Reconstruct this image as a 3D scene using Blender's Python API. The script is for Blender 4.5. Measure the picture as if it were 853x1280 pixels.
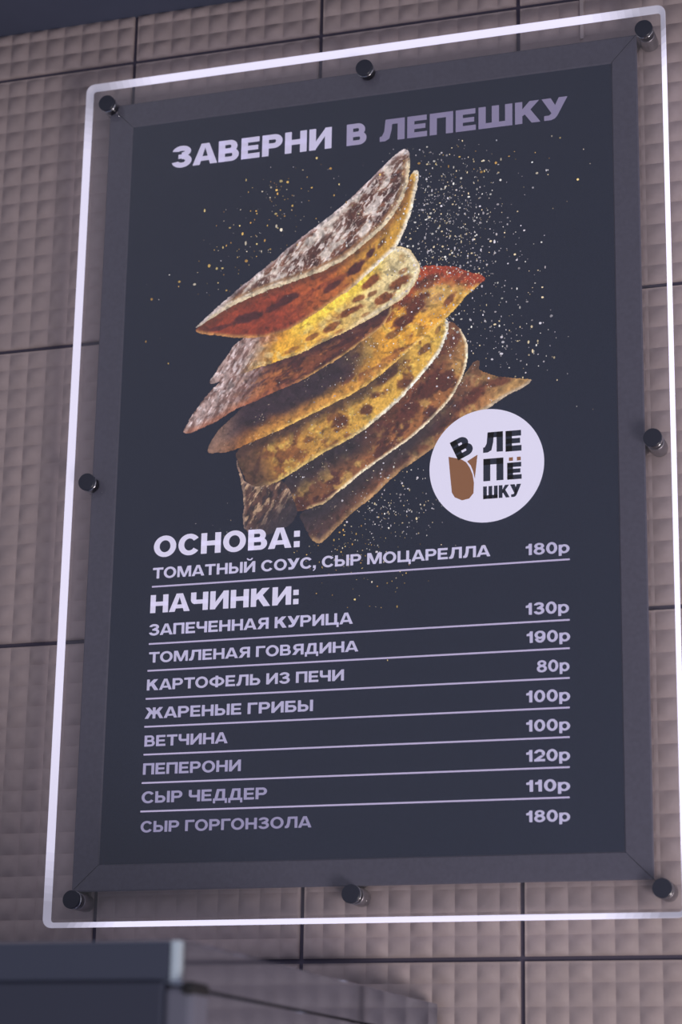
import bpy, bmesh, math, random
import numpy as np
from mathutils import Matrix, Vector
from mathutils.geometry import tessellate_polygon

for o in list(bpy.data.objects):
    bpy.data.objects.remove(o)
scene = bpy.context.scene
COL = scene.collection
random.seed(11)
rng = np.random.default_rng(5)

# ---------------------------------------------------------------- units
# One relief cell of the wall tiles is 20 mm.  P(u, v, d) gives the world point
# u cells right and v cells up of a tile corner, d cells out from the wall.
CELL = 0.02
Z0 = 2.62
def P(u, v, d=0.0):
    return Vector((u * CELL, -d * CELL, Z0 + v * CELL))

# ---------------------------------------------------------------- camera
cam_data = bpy.data.cameras.new('camera')
cam = bpy.data.objects.new('camera', cam_data)
COL.objects.link(cam)
right = Vector((0.9492111913445195, 0.3141731446833213, 0.017127445405282757))
down = Vector((-0.07116359805606884, 0.2673939658376669, -0.9609558831420508))
fwd = Vector((-0.306486307260263, 0.9109312280262422, 0.2761710362593625))
rot = Matrix((right, -down, -fwd)).transposed()
cam.matrix_world = Matrix.Translation(P(43.511, -53.443, 95.17)) @ rot.to_4x4()
cam_data.sensor_fit = 'AUTO'
cam_data.sensor_width = 36.0
cam_data.lens = 2828.37 / 1280.0 * 36.0
cam_data.clip_start = 0.05
cam_data.dof.use_dof = True
cam_data.dof.focus_distance = (P(13.0, -22.0, 1.5) - cam.matrix_world.translation).dot(fwd)
cam_data.dof.aperture_fstop = 5.6
scene.camera = cam

# ---------------------------------------------------------------- light
world = bpy.data.worlds.new('world')
scene.world = world
world.use_nodes = True
bg = world.node_tree.nodes['Background']
bg.inputs['Color'].default_value = (0.76, 0.74, 0.88, 1)
bg.inputs['Strength'].default_value = 0.40

def area_light(name, loc, target, size, power, color):
    d = bpy.data.lights.new(name, 'AREA')
    d.shape = 'DISK'
    d.size = size
    d.energy = power
    d.color = color
    o = bpy.data.objects.new(name, d)
    COL.objects.link(o)
    o.location = loc
    o.rotation_euler = (Vector(target) - Vector(loc)).to_track_quat('-Z', 'Y').to_euler()
    return o
area_light('counter_light', (1.95, -1.45, 0.75), (0.3, 0.0, 2.0), 0.8, 26.0, (1.0, 0.90, 0.87))

vs = scene.view_settings
vs.view_transform = 'Standard'
vs.look = 'None'
vs.exposure = 0.0
vs.gamma = 1.0
vs.use_curve_mapping = False

# ---------------------------------------------------------------- helpers
def lin(c):
    return tuple((x / 255 / 12.92) if x / 255 <= 0.04045 else ((x / 255 + 0.055) / 1.055) ** 2.4 for x in c)

def material(name, color, rough=0.6, metal=0.0, spec=0.5, noise=None, bump=None):
    m = bpy.data.materials.new(name)
    m.use_nodes = True
    nt = m.node_tree
    b = nt.nodes['Principled BSDF']
    b.inputs['Base Color'].default_value = (*color, 1)
    b.inputs['Roughness'].default_value = rough
    b.inputs['Metallic'].default_value = metal
    b.inputs['Specular IOR Level'].default_value = spec
    tc = nt.nodes.new('ShaderNodeTexCoord')
    if noise:
        scale, amount = noise
        n = nt.nodes.new('ShaderNodeTexNoise')
        n.inputs['Scale'].default_value = scale
        n.inputs['Detail'].default_value = 4
        nt.links.new(tc.outputs['Object'], n.inputs['Vector'])
        r = nt.nodes.new('ShaderNodeValToRGB')
        r.color_ramp.elements[0].position = 0.3
        r.color_ramp.elements[1].position = 0.7
        r.color_ramp.elements[0].color = (*[c * (1 - amount) for c in color], 1)
        r.color_ramp.elements[1].color = (*[min(1, c * (1 + amount)) for c in color], 1)
        nt.links.new(n.outputs['Fac'], r.inputs['Fac'])
        nt.links.new(r.outputs['Color'], b.inputs['Base Color'])
    if bump:
        scale, strength, dist = bump
        n = nt.nodes.new('ShaderNodeTexNoise')
        n.inputs['Scale'].default_value = scale
        n.inputs['Detail'].default_value = 3
        nt.links.new(tc.outputs['Object'], n.inputs['Vector'])
        k = nt.nodes.new('ShaderNodeBump')
        k.inputs['Strength'].default_value = strength
        k.inputs['Distance'].default_value = dist
        nt.links.new(n.outputs['Fac'], k.inputs['Height'])
        nt.links.new(k.outputs['Normal'], b.inputs['Normal'])
    return m

def glow_material(name, color, strength, base=(0.6, 0.6, 0.65)):
    m = material(name, base, 0.5)
    b = m.node_tree.nodes['Principled BSDF']
    b.inputs['Emission Color'].default_value = (*color, 1)
    b.inputs['Emission Strength'].default_value = strength
    return m

def mesh_obj(name, bm, mats, parent=None, smooth=False):
    me = bpy.data.meshes.new(name)
    bm.to_mesh(me)
    bm.free()
    return link_mesh(name, me, mats, parent, smooth)

def link_mesh(name, me, mats, parent=None, smooth=False):
    for m in (mats if isinstance(mats, (list, tuple)) else [mats]):
        me.materials.append(m)
    if smooth:
        for p in me.polygons:
            p.use_smooth = True
    o = bpy.data.objects.new(name, me)
    COL.objects.link(o)
    if parent:
        adopt(o, parent)
    return o

def adopt(o, parent):
    o.parent = parent
    o.matrix_parent_inverse = world_matrix(parent).inverted()

def world_matrix(o):
    m = o.matrix_basis.copy()
    if o.parent:
        m = world_matrix(o.parent) @ o.matrix_parent_inverse @ m
    return m

def structure(o):
    o['kind'] = 'structure'
    return o

def box(bm, a, b, bevel=0.0, mat=0, seg=2):
    a = Vector(a); b = Vector(b)
    lo = Vector([min(a[i], b[i]) for i in range(3)])
    hi = Vector([max(a[i], b[i]) for i in range(3)])
    g = bmesh.ops.create_cube(bm, size=1.0)
    vsx = g['verts']
    for v in vsx:
        v.co = Vector([lo[i] + (v.co[i] + 0.5) * (hi[i] - lo[i]) for i in range(3)])
    fs = set(f for v in vsx for f in v.link_faces)
    for f in fs:
        f.material_index = mat
    if bevel:
        es = list(set(e for v in vsx for e in v.link_edges))
        r = bmesh.ops.bevel(bm, geom=es, offset=bevel, segments=seg, affect='EDGES', profile=0.5)
        for f in r['faces']:
            f.material_index = mat

def lathe(bm, centre, profile, n=32, mat=0):
    """profile: (radius, distance out from the wall), world metres, axis along -Y."""
    rings = []
    for r, d in profile:
        if r < 1e-7:
            rings.append([bm.verts.new((centre[0], centre[1] - d, centre[2]))])
        else:
            rings.append([bm.verts.new((centre[0] + r * math.cos(2 * math.pi * k / n), centre[1] - d,
                                        centre[2] + r * math.sin(2 * math.pi * k / n))) for k in range(n)])
    for a, b in zip(rings[:-1], rings[1:]):
        for k in range(n):
            k2 = (k + 1) % n
            if len(a) == 1 and len(b) == 1:
                continue
            if len(a) == 1:
                f = bm.faces.new((a[0], b[k], b[k2]))
            elif len(b) == 1:
                f = bm.faces.new((a[k], b[0], a[k2]))
            else:
                f = bm.faces.new((a[k], b[k], b[k2], a[k2]))
            f.material_index = mat
    bmesh.ops.recalc_face_normals(bm, faces=bm.faces[:])

# ---------------------------------------------------------------- materials
M_TILE = material('beige_relief_tile', (0.41, 0.337, 0.335), 0.55, noise=(60, 0.06), bump=(420, 0.25, 0.0004))
M_GROUT = material('dark_grout', (0.085, 0.075, 0.115), 0.8)
M_STRIP = material('pale_joint_strip', (0.55, 0.47, 0.46), 0.5)
M_CEIL = material('dark_ceiling', (0.078, 0.092, 0.15), 0.8, noise=(5, 0.15))
M_FLOOR = material('floor_tile', (0.12, 0.11, 0.12), 0.5, noise=(8, 0.2))
M_FRAME = material('dark_anodised_metal', (0.128, 0.126, 0.172), 0.5, 0.0, noise=(300, 0.08))
M_FRAMESIDE = material('polished_frame_edge', (0.85, 0.82, 0.82), 0.12, 1.0)
M_FILM = material('black_print_film', (0.037, 0.050, 0.088), 0.4, spec=0.3, noise=(900, 0.10))
M_CAP = material('black_cap_metal', (0.030, 0.034, 0.055), 0.35, 0.0)
M_CHROME = material('chrome', (0.75, 0.75, 0.78), 0.12, 1.0)
M_BARREL = material('satin_barrel', (0.35, 0.33, 0.35), 0.35, 0.8)
M_BACK = material('box_back', (0.05, 0.05, 0.06), 0.7)

def acrylic_material():
    m = bpy.data.materials.new('clear_acrylic')
    m.use_nodes = True
    nt = m.node_tree
    nt.nodes.remove(nt.nodes['Principled BSDF'])
    out = nt.nodes['Material Output']
    tr = nt.nodes.new('ShaderNodeBsdfTransparent')
    tr.inputs['Color'].default_value = (0.965, 0.965, 0.975, 1)
    gl = nt.nodes.new('ShaderNodeBsdfGlossy')
    gl.inputs['Roughness'].default_value = 0.03
    fr = nt.nodes.new('ShaderNodeFresnel')
    fr.inputs['IOR'].default_value = 1.45
    mx = nt.nodes.new('ShaderNodeMixShader')
    nt.links.new(fr.outputs[0], mx.inputs[0])
    nt.links.new(tr.outputs[0], mx.inputs[1])
    nt.links.new(gl.outputs[0], mx.inputs[2])
    nt.links.new(mx.outputs[0], out.inputs['Surface'])
    return m
M_ACRYL = acrylic_material()

# ================================================================ SETTING
# ---- tiled wall: tiles 10 x 15 cells, each cell a low cushion
TOP = 2.58
def build_wall():
    U0, U1, V0, V1 = -44, 70, -66, 3
    verts, faces, fmat = [], [], []
    g = 0.105                                   # half joint width
    amp0, face_d = 0.15, 0.0
    def tile_bounds(i):
        return i * 10, i * 10 + 10
    r2 = random.Random(3)
    for cu in range(U0, U1):
        for cv in range(V0, V1):
            N = 6 if -14 <= cu < 40 else 4
            prof = [max(0.0, 1 - abs(2 * k / N - 1) ** 2.2) for k in range(N + 1)]
            a = amp0 * r2.uniform(0.75, 1.25)
            su = r2.uniform(-0.07, 0.07); sv = r2.uniform(-0.07, 0.07)
            lo_u = cu + (g if cu % 10 == 0 else 0); hi_u = cu + 1 - (g if (cu + 1) % 10 == 0 else 0)
            lo_v = cv + (g if cv % 15 == 0 else 0); hi_v = cv + 1 - (g if (cv + 1) % 15 == 0 else 0)
            hi_v = min(hi_v, TOP)
            if hi_v <= lo_v: continue
            base = len(verts)
            for j in range(N + 1):
                for i in range(N + 1):
                    x = i / N; y = j / N
                    fx = prof[i]; fy = prof[j]
                    h = a * (fx * fy) * (1 + su * (x - .5) * 6 + sv * (y - .5) * 6)
                    p = P(lo_u + (hi_u - lo_u) * x, lo_v + (hi_v - lo_v) * y, face_d + h)
                    verts.append(p)
            for j in range(N):
                for i in range(N):
                    q = base + j * (N + 1) + i
                    faces.append((q, q + 1, q + N + 2, q + N + 1)); fmat.append(0)
            # skirts down to the grout
            def skirt(idx):
                for k0, k1 in zip(idx[:-1], idx[1:]):
                    b0 = len(verts)
                    verts.append(verts[k0] + Vector((0, 0.0035, 0))); verts.append(verts[k1] + Vector((0, 0.0035, 0)))
                    faces.append((k0, b0, b0 + 1, k1)); fmat.append(0)
            if cu % 10 == 0: skirt([base + j * (N + 1) for j in range(N + 1)])
            if (cu + 1) % 10 == 0: skirt([base + j * (N + 1) + N for j in range(N + 1)])
            if cv % 15 == 0: skirt([base + i for i in range(N + 1)])
            if (cv + 1) % 15 == 0: skirt([base + N * (N + 1) + i for i in range(N + 1)])
    nd = len(verts)
    def quad(u0, v0, u1, v1, d, m):
        b = len(verts)
        for u, v in ((u0, v0), (u1, v0), (u1, v1), (u0, v1)):
            verts.append(P(u, v, d))
        faces.append((b, b + 1, b + 2, b + 3)); fmat.append(m)
    # grout bed, and plain tile further out where the photograph does not reach
    quad(-80, -131, 110, TOP + 0.4, -0.13, 1)
    for iu in range(-8, 11):
        for iv in range(-9, 1):
            u0, u1 = iu * 10 + g, iu * 10 + 10 - g
            v0, v1 = max(-131, iv * 15 + g), min(iv * 15 + 15 - g, TOP)
            # clip away the detailed field
            if u1 <= U0 or u0 >= U1 or v1 <= V0:
                quad(u0, v0, u1, v1, 0.02, 0)
            else:
                if u0 < U0: quad(u0, v0, U0, v1, 0.02, 0)
                if u1 > U1: quad(U1, v0, u1, v1, 0.02, 0)
                if v0 < V0 < v1: quad(max(u0, U0), v0, min(u1, U1), V0, 0.02, 0)
    # pale joint strip beside the upper right tile
    b = len(verts)
    for (u, v, d) in ((23.02, -2.2, .02), (23.26, -2.2, .02), (23.26, TOP, .02), (23.02, TOP, .02),
                      (23.06, -2.2, .14), (23.22, -2.2, .14), (23.22, TOP, .14), (23.06, TOP, .14)):
        verts.append(P(u, v, d))
    for f in ((4, 5, 6, 7), (0, 4, 7, 3), (5, 1, 2, 6), (0, 1, 5, 4)):
        faces.append(tuple(b + k for k in f)); fmat.append(2)
    me = bpy.data.meshes.new('wall_back')
    me.from_pydata([tuple(v) for v in verts], [], faces)
    me.polygons.foreach_set('material_index', fmat)
    me.update()
    return structure(link_mesh('wall_back', me, [M_TILE, M_GROUT, M_STRIP], smooth=False))
wall = build_wall()
# smooth only the cushions
for p in wall.data.polygons:
    p.use_smooth = p.material_index == 0

bm = bmesh.new()
box(bm, (-1.6, 0.12, Z0 + TOP * CELL), (2.2, -0.16, Z0 + TOP * CELL + 0.5))
structure(mesh_obj('ceiling', bm, M_CEIL))
bm = bmesh.new()
box(bm, (-1.6, 0.12, -0.05), (2.2, -2.6, 0.0))
structure(mesh_obj('floor', bm, M_FLOOR))

# ================================================================ LIGHT BOX SIGN
# the sign's own grid: same cells, laid out from its own origin
def S(u, v, d=0.0):
    return P(u * 1.00213 - 0.0927, v * 1.00213 + 0.1138, d)

sign = bpy.data.objects.new('menu_lightbox', None)
COL.objects.link(sign)
sign.empty_display_size = 0.1
sign.location = S(12.8, -43.5, 0)
sign['label'] = 'illuminated black flatbread menu board in a glowing clear acrylic surround on the tiled wall'
sign['category'] = 'menu board'

ZF = 1.08            # frame face
ZP = 1.02            # printed film
Z_PB, Z_PF = 1.10, 1.44   # acrylic sheet, back and front
FO = (-0.62, -41.92, 25.95, -2.98)      # frame outer: left, bottom, right, top
FI = (0.67, -40.72, 24.73, -4.28)       # frame opening

# ---- frame: four mitred rails with polished outer edges
def rail(side):
    l, b, r, t = FO; li, bi, ri, ti = FI
    e = 0.018
    o = {'left': [(l, b), (l, t)], 'right': [(r, t), (r, b)], 'top': [(l, t), (r, t)], 'bottom': [(r, b), (l, b)]}[side]
    i = {'left': [(li, bi), (li, ti)], 'right': [(ri, ti), (ri, bi)], 'top': [(li, ti), (ri, ti)], 'bottom': [(ri, bi), (li, bi)]}[side]
    ax = 1 if side in ('left', 'right') else 0
    def trim(pts):
        a, c = [list(q) for q in pts]
        s = 1 if c[ax] > a[ax] else -1
        a[ax] += s * e; c[ax] -= s * e
        return a, c
    o0, o1 = trim(o); i0, i1 = trim(i)
    bm = bmesh.new()
    ch = 0.06
    def mix(p, q, k): return (p[0] + (q[0] - p[0]) * k, p[1] + (q[1] - p[1]) * k)
    sec = [(o0, o1, 0.12, 1), (o0, o1, ZF - ch, 1),
           (mix(o0, i0, .05), mix(o1, i1, .05), ZF, 0), (mix(o0, i0, .95), mix(o1, i1, .95), ZF, 0),
           (i0, i1, ZF - ch, 0), (i0, i1, ZP - 0.05, 0)]
    rows = [(bm.verts.new(S(*a, d)), bm.verts.new(S(*c, d))) for a, c, d, m in sec]
    for k in range(len(rows) - 1):
        f = bm.faces.new((rows[k][0], rows[k + 1][0], rows[k + 1][1], rows[k][1]))
        f.material_index = 1 if k == 0 else 0
    # back, and the two mitred ends
    f = bm.faces.new((rows[-1][0], rows[0][0], rows[0][1], rows[-1][1]))
    bm.faces.new([r_[0] for r_ in rows]); bm.faces.new([r_[1] for r_ in reversed(rows)])
    bmesh.ops.recalc_face_normals(bm, faces=bm.faces[:])
    return mesh_obj('frame_rail', bm, [M_FRAME, M_FRAMESIDE], sign)
for s in ('left', 'right', 'top', 'bottom'):
    rail(s)
bm = bmesh.new()
box(bm, S(FO[0] + .2, FO[1] + .2, 0.0), S(FO[2] - .2, FO[3] - .2, 0.14))
mesh_obj('back_plate', bm, M_BACK, sign)

# ---- printed film
bm = bmesh.new()
box(bm, S(FI[0] - .3, FI[1] - .3, ZP - 0.04), S(FI[2] + .3, FI[3] + .3, ZP))
poster = mesh_obj('poster', bm, M_FILM, sign)
poster['label'] = 'black printed menu sheet'

LAYER = 0.0012      # cells between printed layers

INK = {}
def ink(srgb):
    k = tuple(srgb)
    if k not in INK:
        INK[k] = glow_material('backlit_ink', lin(k), 0.86, base=tuple(0.25 * c for c in lin(k)))
    return INK[k]

# ---- lettering: a wide heavy grotesque drawn stroke by stroke, cap height 1
def arc(cx, cy, rx, ry, a0, a1, n=20):
    return [(cx + rx * math.cos(math.radians(a0 + (a1 - a0) * k / n)), cy + ry * math.sin(math.radians(a0 + (a1 - a0) * k / n))) for k in range(n + 1)]
def g_rect(x0, y0, x1, y1): return ('poly', [(x0, y0), (x1, y0), (x1, y1), (x0, y1)])
def g_band(o, i): return ('band', o, i)
def g_arc(cx, cy, rx, ry, v, h, a0, a1, n=24): return g_band(arc(cx, cy, rx, ry, a0, a1, n), arc(cx, cy, rx - v, ry - h, a0, a1, n))
def g_bowl(x0, x1, y0, y1, v, h):
    ry = (y1 - y0) / 2; rx = min(ry * 1.15, (x1 - x0) * .75); cy = (y0 + y1) / 2; cx = x1 - rx
    return g_band([(x0, y1)] + arc(cx, cy, rx, ry, 90, -90) + [(x0, y0)], [(x0, y1 - h)] + arc(cx, cy, rx - v, ry - h, 90, -90) + [(x0, y0 + h)])
def g_mirror(pieces, w):
    return [(p[0],) + tuple([(w - x, y) for x, y in l] for l in p[1:]) for p in pieces]
def g_scale(pieces, sx, dx):
    return [(p[0],) + tuple([(x * sx + dx, y) for x, y in l] for l in p[1:]) for p in pieces]

def glyph(ch, V):
    h = V * .80
    R = g_rect
    stem = R(0, 0, V, 1)
    def two(w): return [stem, R(w - V, 0, w, 1)]
    if ch == 'А':
        k = V / .28
        l = ('poly', [(0, 0), (.31 * k, 0), (.57, .80), (.57, 1), (.57 - .17 * k, 1)])
        return [l] + g_mirror([l], 1.14) + [R(.24, .18, .90, .18 + h * .9)], 1.14
    if ch == 'Б': return [stem, R(0, 1 - h, .82, 1), g_bowl(0, .92, 0, .62, V, h)], .92
    if ch == 'В': return [stem, g_bowl(0, .86, .50 - h * .42, 1, V * .95, h * .92), g_bowl(0, .93, 0, .50 + h * .42, V, h * .92)], .93
    if ch == 'Г': return [stem, R(0, 1 - h, .80, 1)], .80
    if ch == 'Д': return [R(0, 0, 1.14, h), R(0, -.22, V * .75, h), R(1.14 - V * .75, -.22, 1.14, h), R(.98 - V, 0, .98, 1), R(.32, 1 - h, .98, 1),
                          ('poly', [(.10, .08), (.12 + V, .08), (.30 + V, 1), (.30, 1)])], 1.14
    if ch in 'ЕЁ':
        p = [stem, R(0, 1 - h, .82, 1), R(0, .5 - h * .45, .77, .5 + h * .45), R(0, 0, .84, h)]
        if ch == 'Ё': p += [R(.12, 1.1, .36, 1.32), R(.5, 1.1, .74, 1.32)]
        return p, .84
    karm = [('poly', [(V, .34), (V, .66), (.60, 1), (.99, 1), (.55, .52)]), ('poly', [(.34, .50), (.60, .66), (1.04, 0), (.68, 0)])]
    if ch == 'К': return [stem] + karm, 1.04
    if ch == 'Ж':
        k = g_scale(karm, .82, .76 + V * .5 - V * .82)
        w = 2 * (.76)
        w = 2 * .76
        return [R(.76 - V / 2, 0, .76 + V / 2, 1)] + k + g_mirror(k, w), w
    if ch in 'З3':
        w = .92 if ch == 'З' else .86
        c = w / 2
        return [g_arc(c - .01, .745, c - .03, .275, V, h, 172, -90), g_arc(c, .30, c, .32, V, h, 90, -170), R(c - .16, .52 - h * .45, c + .06, .52 + h * .38)], w
    if ch in 'ИЙ':
        w = 1.0
        p = two(w) + [('poly', [(V * .9, 0), (V * .9, .36), (w - V * .9, 1), (w - V * .9, .64)])]
        if ch == 'Й': p.append(g_arc(.5, 1.30, .27, .22, .13, .12, 180, 360))
        return p, w
    if ch == 'Л':
        w = 1.06
        return [R(w - V, 0, w, 1), R(.26, 1 - h, w, 1), ('poly', [(0, 0), (0, h * .95), (.09, h), (.19, .45), (.24, 1), (.24 + V, 1), (.22 + V * .95, .5), (.14 + V * .9, .10), (.24, 0)])], w
    if ch == 'М':
        w = 1.24; s = V * .88
        d = ('poly', [(0.02, 1), (.02 + V * 1.3, 1), (w / 2 + V * .42, 0), (w / 2 - V * .42, 0)])
        return [R(0, 0, s, 1), R(w - s, 0, w, 1), d] + g_mirror([d], w), w
    if ch == 'Н': return two(.98) + [R(0, .5 - h * .5, .98, .5 + h * .5)], .98
    if ch == 'О': return [g_arc(.56, .5, .56, .525, V, h, 0, 360, 40)], 1.12
    if ch == '0': return [g_arc(.44, .5, .44, .52, V, h, 0, 360, 40)], .88
    if ch == 'П': return two(.98) + [R(0, 1 - h, .98, 1)], .98
    if ch == 'Р': return [stem, g_bowl(0, .92, .35, 1, V, h)], .92
    if ch == 'С': return [g_arc(.55, .5, .55, .525, V, h, 36, 324, 36)], 1.02
    if ch == 'Т': return [R(0, 1 - h, .94, 1), R(.47 - V / 2, 0, .47 + V / 2, 1)], .94
    if ch == 'У': return [('poly', [(1.06, 1), (1.06 - V * 1.2, 1), (.38, .28), (.30, .22), (.10, .22), (.10, 0), (.38, 0), (.54, .06), (.64, .18)]), ('poly', [(0, 1), (V * 1.25, 1), (.66, .46), (.56, .18), (.42, .28)])], 1.06
    if ch == 'Ф': return [g_arc(.66, .5, .66, .42, V, h, 0, 360, 40), R(.66 - V / 2, -.03, .66 + V / 2, 1.03)], 1.32
    if ch == 'Ц': return two(.98) + [R(0, 0, 1.12, h), R(1.12 - V * .75, -.22, 1.12, h)], 1.12
    if ch == 'Ч': return [R(.94 - V, 0, .94, 1), R(0, .56, V, 1), R(.16, .36, .94, .36 + h), ('poly', [(0, .58), (V, .58), (V + .08, .36 + h), (.2, .36), (.10, .40), (.03, .48)])], .94
    if ch == 'Ш': return [stem, R(.70 - V / 2, 0, .70 + V / 2, 1), R(1.40 - V, 0, 1.40, 1), R(0, 0, 1.40, h)], 1.40
    if ch == 'Ь': return [stem, g_bowl(0, .90, 0, .63, V, h)], .90
    if ch == 'Ы': return [stem, g_bowl(0, .86, 0, .63, V, h), R(.97, 0, .97 + V, 1)], .97 + V
    if ch == 'Я':
        w = .98
        return g_mirror([stem, g_bowl(0, .90, .38, 1, V, h)], w) + [('poly', [(0, 0), (V * 1.25, 0), (.66, .46), (.32, .46)])], w
    if ch == ':': return [R(0, 0, V * .98, V), R(0, .50, V * .98, .50 + V)], V * .98
    if ch == ',': return [('poly', [(0, 0), (0, V), (V, V), (V, .0), (V * .8, -.14), (V * .35, -.24), (.0, -.26), (.02, -.16), (V * .45, -.1), (V * .5, 0)])], V
    if ch == '1': return [R(.24, 0, .24 + V, 1), ('poly', [(0, .60), (0, .78), (.16, .82), (.25, .90), (.28, 1), (.34, 1), (.34, .60)])], .24 + V + .03
    if ch == '2': return [g_arc(.43, .68, .43, .34, V, h, 175, -38), ('poly', [(.54, .52), (.77, .47), (.66, .36), (.46, .22), (.40, h * .8), (.0, 0), (.02, .12), (.14, .26), (.36, .42)]), R(0, 0, .86, h)], .86
    if ch == '8': return [g_arc(.44, .745, .39, .275, V * .95, h * .85, 0, 360, 36), g_arc(.44, .295, .44, .315, V, h * .88, 0, 360, 36)], .88
    if ch == '9': return [g_arc(.44, .66, .44, .36, V, h * .92, 0, 360, 36), g_arc(.44, .48, .44, .50, V, h, 30, -162)], .88
    if ch == 'р': return [R(0, -.25, V * .95, .74), g_arc(.43, .36, .43, .395, V * .95, h * .9, 0, 360, 36)], .86
    if ch == 'p': return glyph('р', V)
    raise ValueError(ch)

TIGHT = {('А', 'Т'), ('Т', 'А'), ('У', 'А'), ('Г', 'О'), ('О', 'А'), ('Л', 'А'), ('А', 'Я'), ('А', 'Ч'), ('О', 'Т'), ('Т', 'О'), ('Ц', 'А'), ('К', 'У'), ('У', 'Р'), ('У', 'С'), ('О', 'У'), ('К', 'А'), ('З', 'А'), ('Ж', 'А'), ('М', 'А'), ('Н', 'А'), ('В', 'А'), ('А', 'П'), ('А', 'В'), ('А', 'Р')}
def text_pieces(body, V=.28, gap=.11):
    x = 0; out = []; prev = None
    for ch in body:
        if ch == ' ':
            x += .52; prev = None; continue
        p, w = glyph(ch, V)
        if prev: x += gap - (.06 if (prev, ch) in TIGHT else 0)
        out += g_scale(p, 1.0, x)
        x += w; prev = ch
    return out, x

def pieces_to_bm(bm, pieces, place, mat=0):
    for p in pieces:
        if p[0] == 'poly':
            pts = p[1]
            vs_ = [bm.verts.new(place(x, y)) for x, y in pts]
            tris = tessellate_polygon([[Vector((x, y, 0)) for x, y in pts]])
            fs = [bm.faces.new([vs_[k] for k in t]) for t in tris]
        else:
            o = [bm.verts.new(place(x, y)) for x, y in p[1]]
            i = [bm.verts.new(place(x, y)) for x, y in p[2]]
            fs = [bm.faces.new((o[k], o[k + 1], i[k + 1], i[k])) for k in range(len(o) - 1)]
        for f in fs:
            f.material_index = mat
            f.normal_update()
            if f.normal.y > 0: f.normal_flip()

def lettering(name, body, u0, u1, base, cap, colour, V=.28, layer=25, parent=None):
    pc, w = text_pieces(body, V)
    bm = bmesh.new()
    k = (u1 - u0) / w
    pieces_to_bm(bm, pc, lambda x, y: S(u0 + x * k, base + y * cap, ZP + layer * LAYER))
    return mesh_obj(name, bm, ink(colour), parent or poster)

LINES = [('headline', 'ЗАВЕРНИ В ЛЕПЕШКУ', 2.825, 22.658, -6.769, 1.117), ('section_heading', 'ОСНОВА:', 2.723, 9.947, -26.483, 0.985), ('menu_line', 'ТОМАТНЫЙ СОУС, СЫР МОЦАРЕЛЛА', 2.726, 18.932, -27.523, 0.519), ('section_heading', 'НАЧИНКИ:', 2.667, 9.952, -29.164, 0.857), ('menu_line', 'ЗАПЕЧЕННАЯ КУРИЦА', 2.648, 12.564, -30.225, 0.524), ('menu_line', 'ТОМЛЕНАЯ ГОВЯДИНА', 2.704, 12.844, -31.511, 0.495), ('menu_line', 'КАРТОФЕЛЬ ИЗ ПЕЧИ', 2.659, 12.186, -32.804, 0.508), ('menu_line', 'ЖАРЕНЫЕ ГРИБЫ', 2.625, 10.754, -34.121, 0.514), ('menu_line', 'ВЕТЧИНА', 2.654, 6.719, -35.406, 0.506), ('menu_line', 'ПЕПЕРОНИ', 2.637, 7.391, -36.694, 0.518), ('menu_line', 'СЫР ЧЕДДЕР', 2.628, 8.674, -37.991, 0.521), ('menu_line', 'СЫР ГОРГОНЗОЛА', 2.637, 10.804, -39.313, 0.5), ('price', '180р', 20.544, 22.515, -27.596, 0.513), ('price', '130р', 20.529, 22.461, -30.297, 0.528), ('price', '190р', 20.564, 22.496, -31.559, 0.513), ('price', '80р', 21.006, 22.457, -32.878, 0.513), ('price', '100р', 20.528, 22.467, -34.189, 0.517), ('price', '100р', 20.521, 22.453, -35.468, 0.505), ('price', '120р', 20.513, 22.438, -36.778, 0.509), ('price', '110р', 20.506, 22.424, -38.076, 0.505), ('price', '180р', 20.499, 22.41, -39.377, 0.495)]
RULES = [(2.703, 22.512, -27.902), (2.666, 22.482, -30.619), (2.657, 22.468, -31.88), (2.624, 22.454, -33.191), (2.614, 22.439, -34.487), (2.632, 22.425, -35.773), (2.599, 22.411, -37.07), (2.594, 22.396, -38.364)]
WRAP = [(16.986, -22.751), (17.069, -23.674), (17.151, -24.458), (17.285, -24.681), (17.623, -24.849), (17.96, -24.788), (18.155, -24.551), (18.178, -24.079), (18.115, -23.678), (17.989, -23.351), (17.816, -23.082), (17.618, -22.939), (17.421, -22.867)]
LEAF = [(18.341, -22.759), (17.855, -23.038), (18.02, -23.234), (18.13, -23.505), (18.217, -23.884)]
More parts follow.
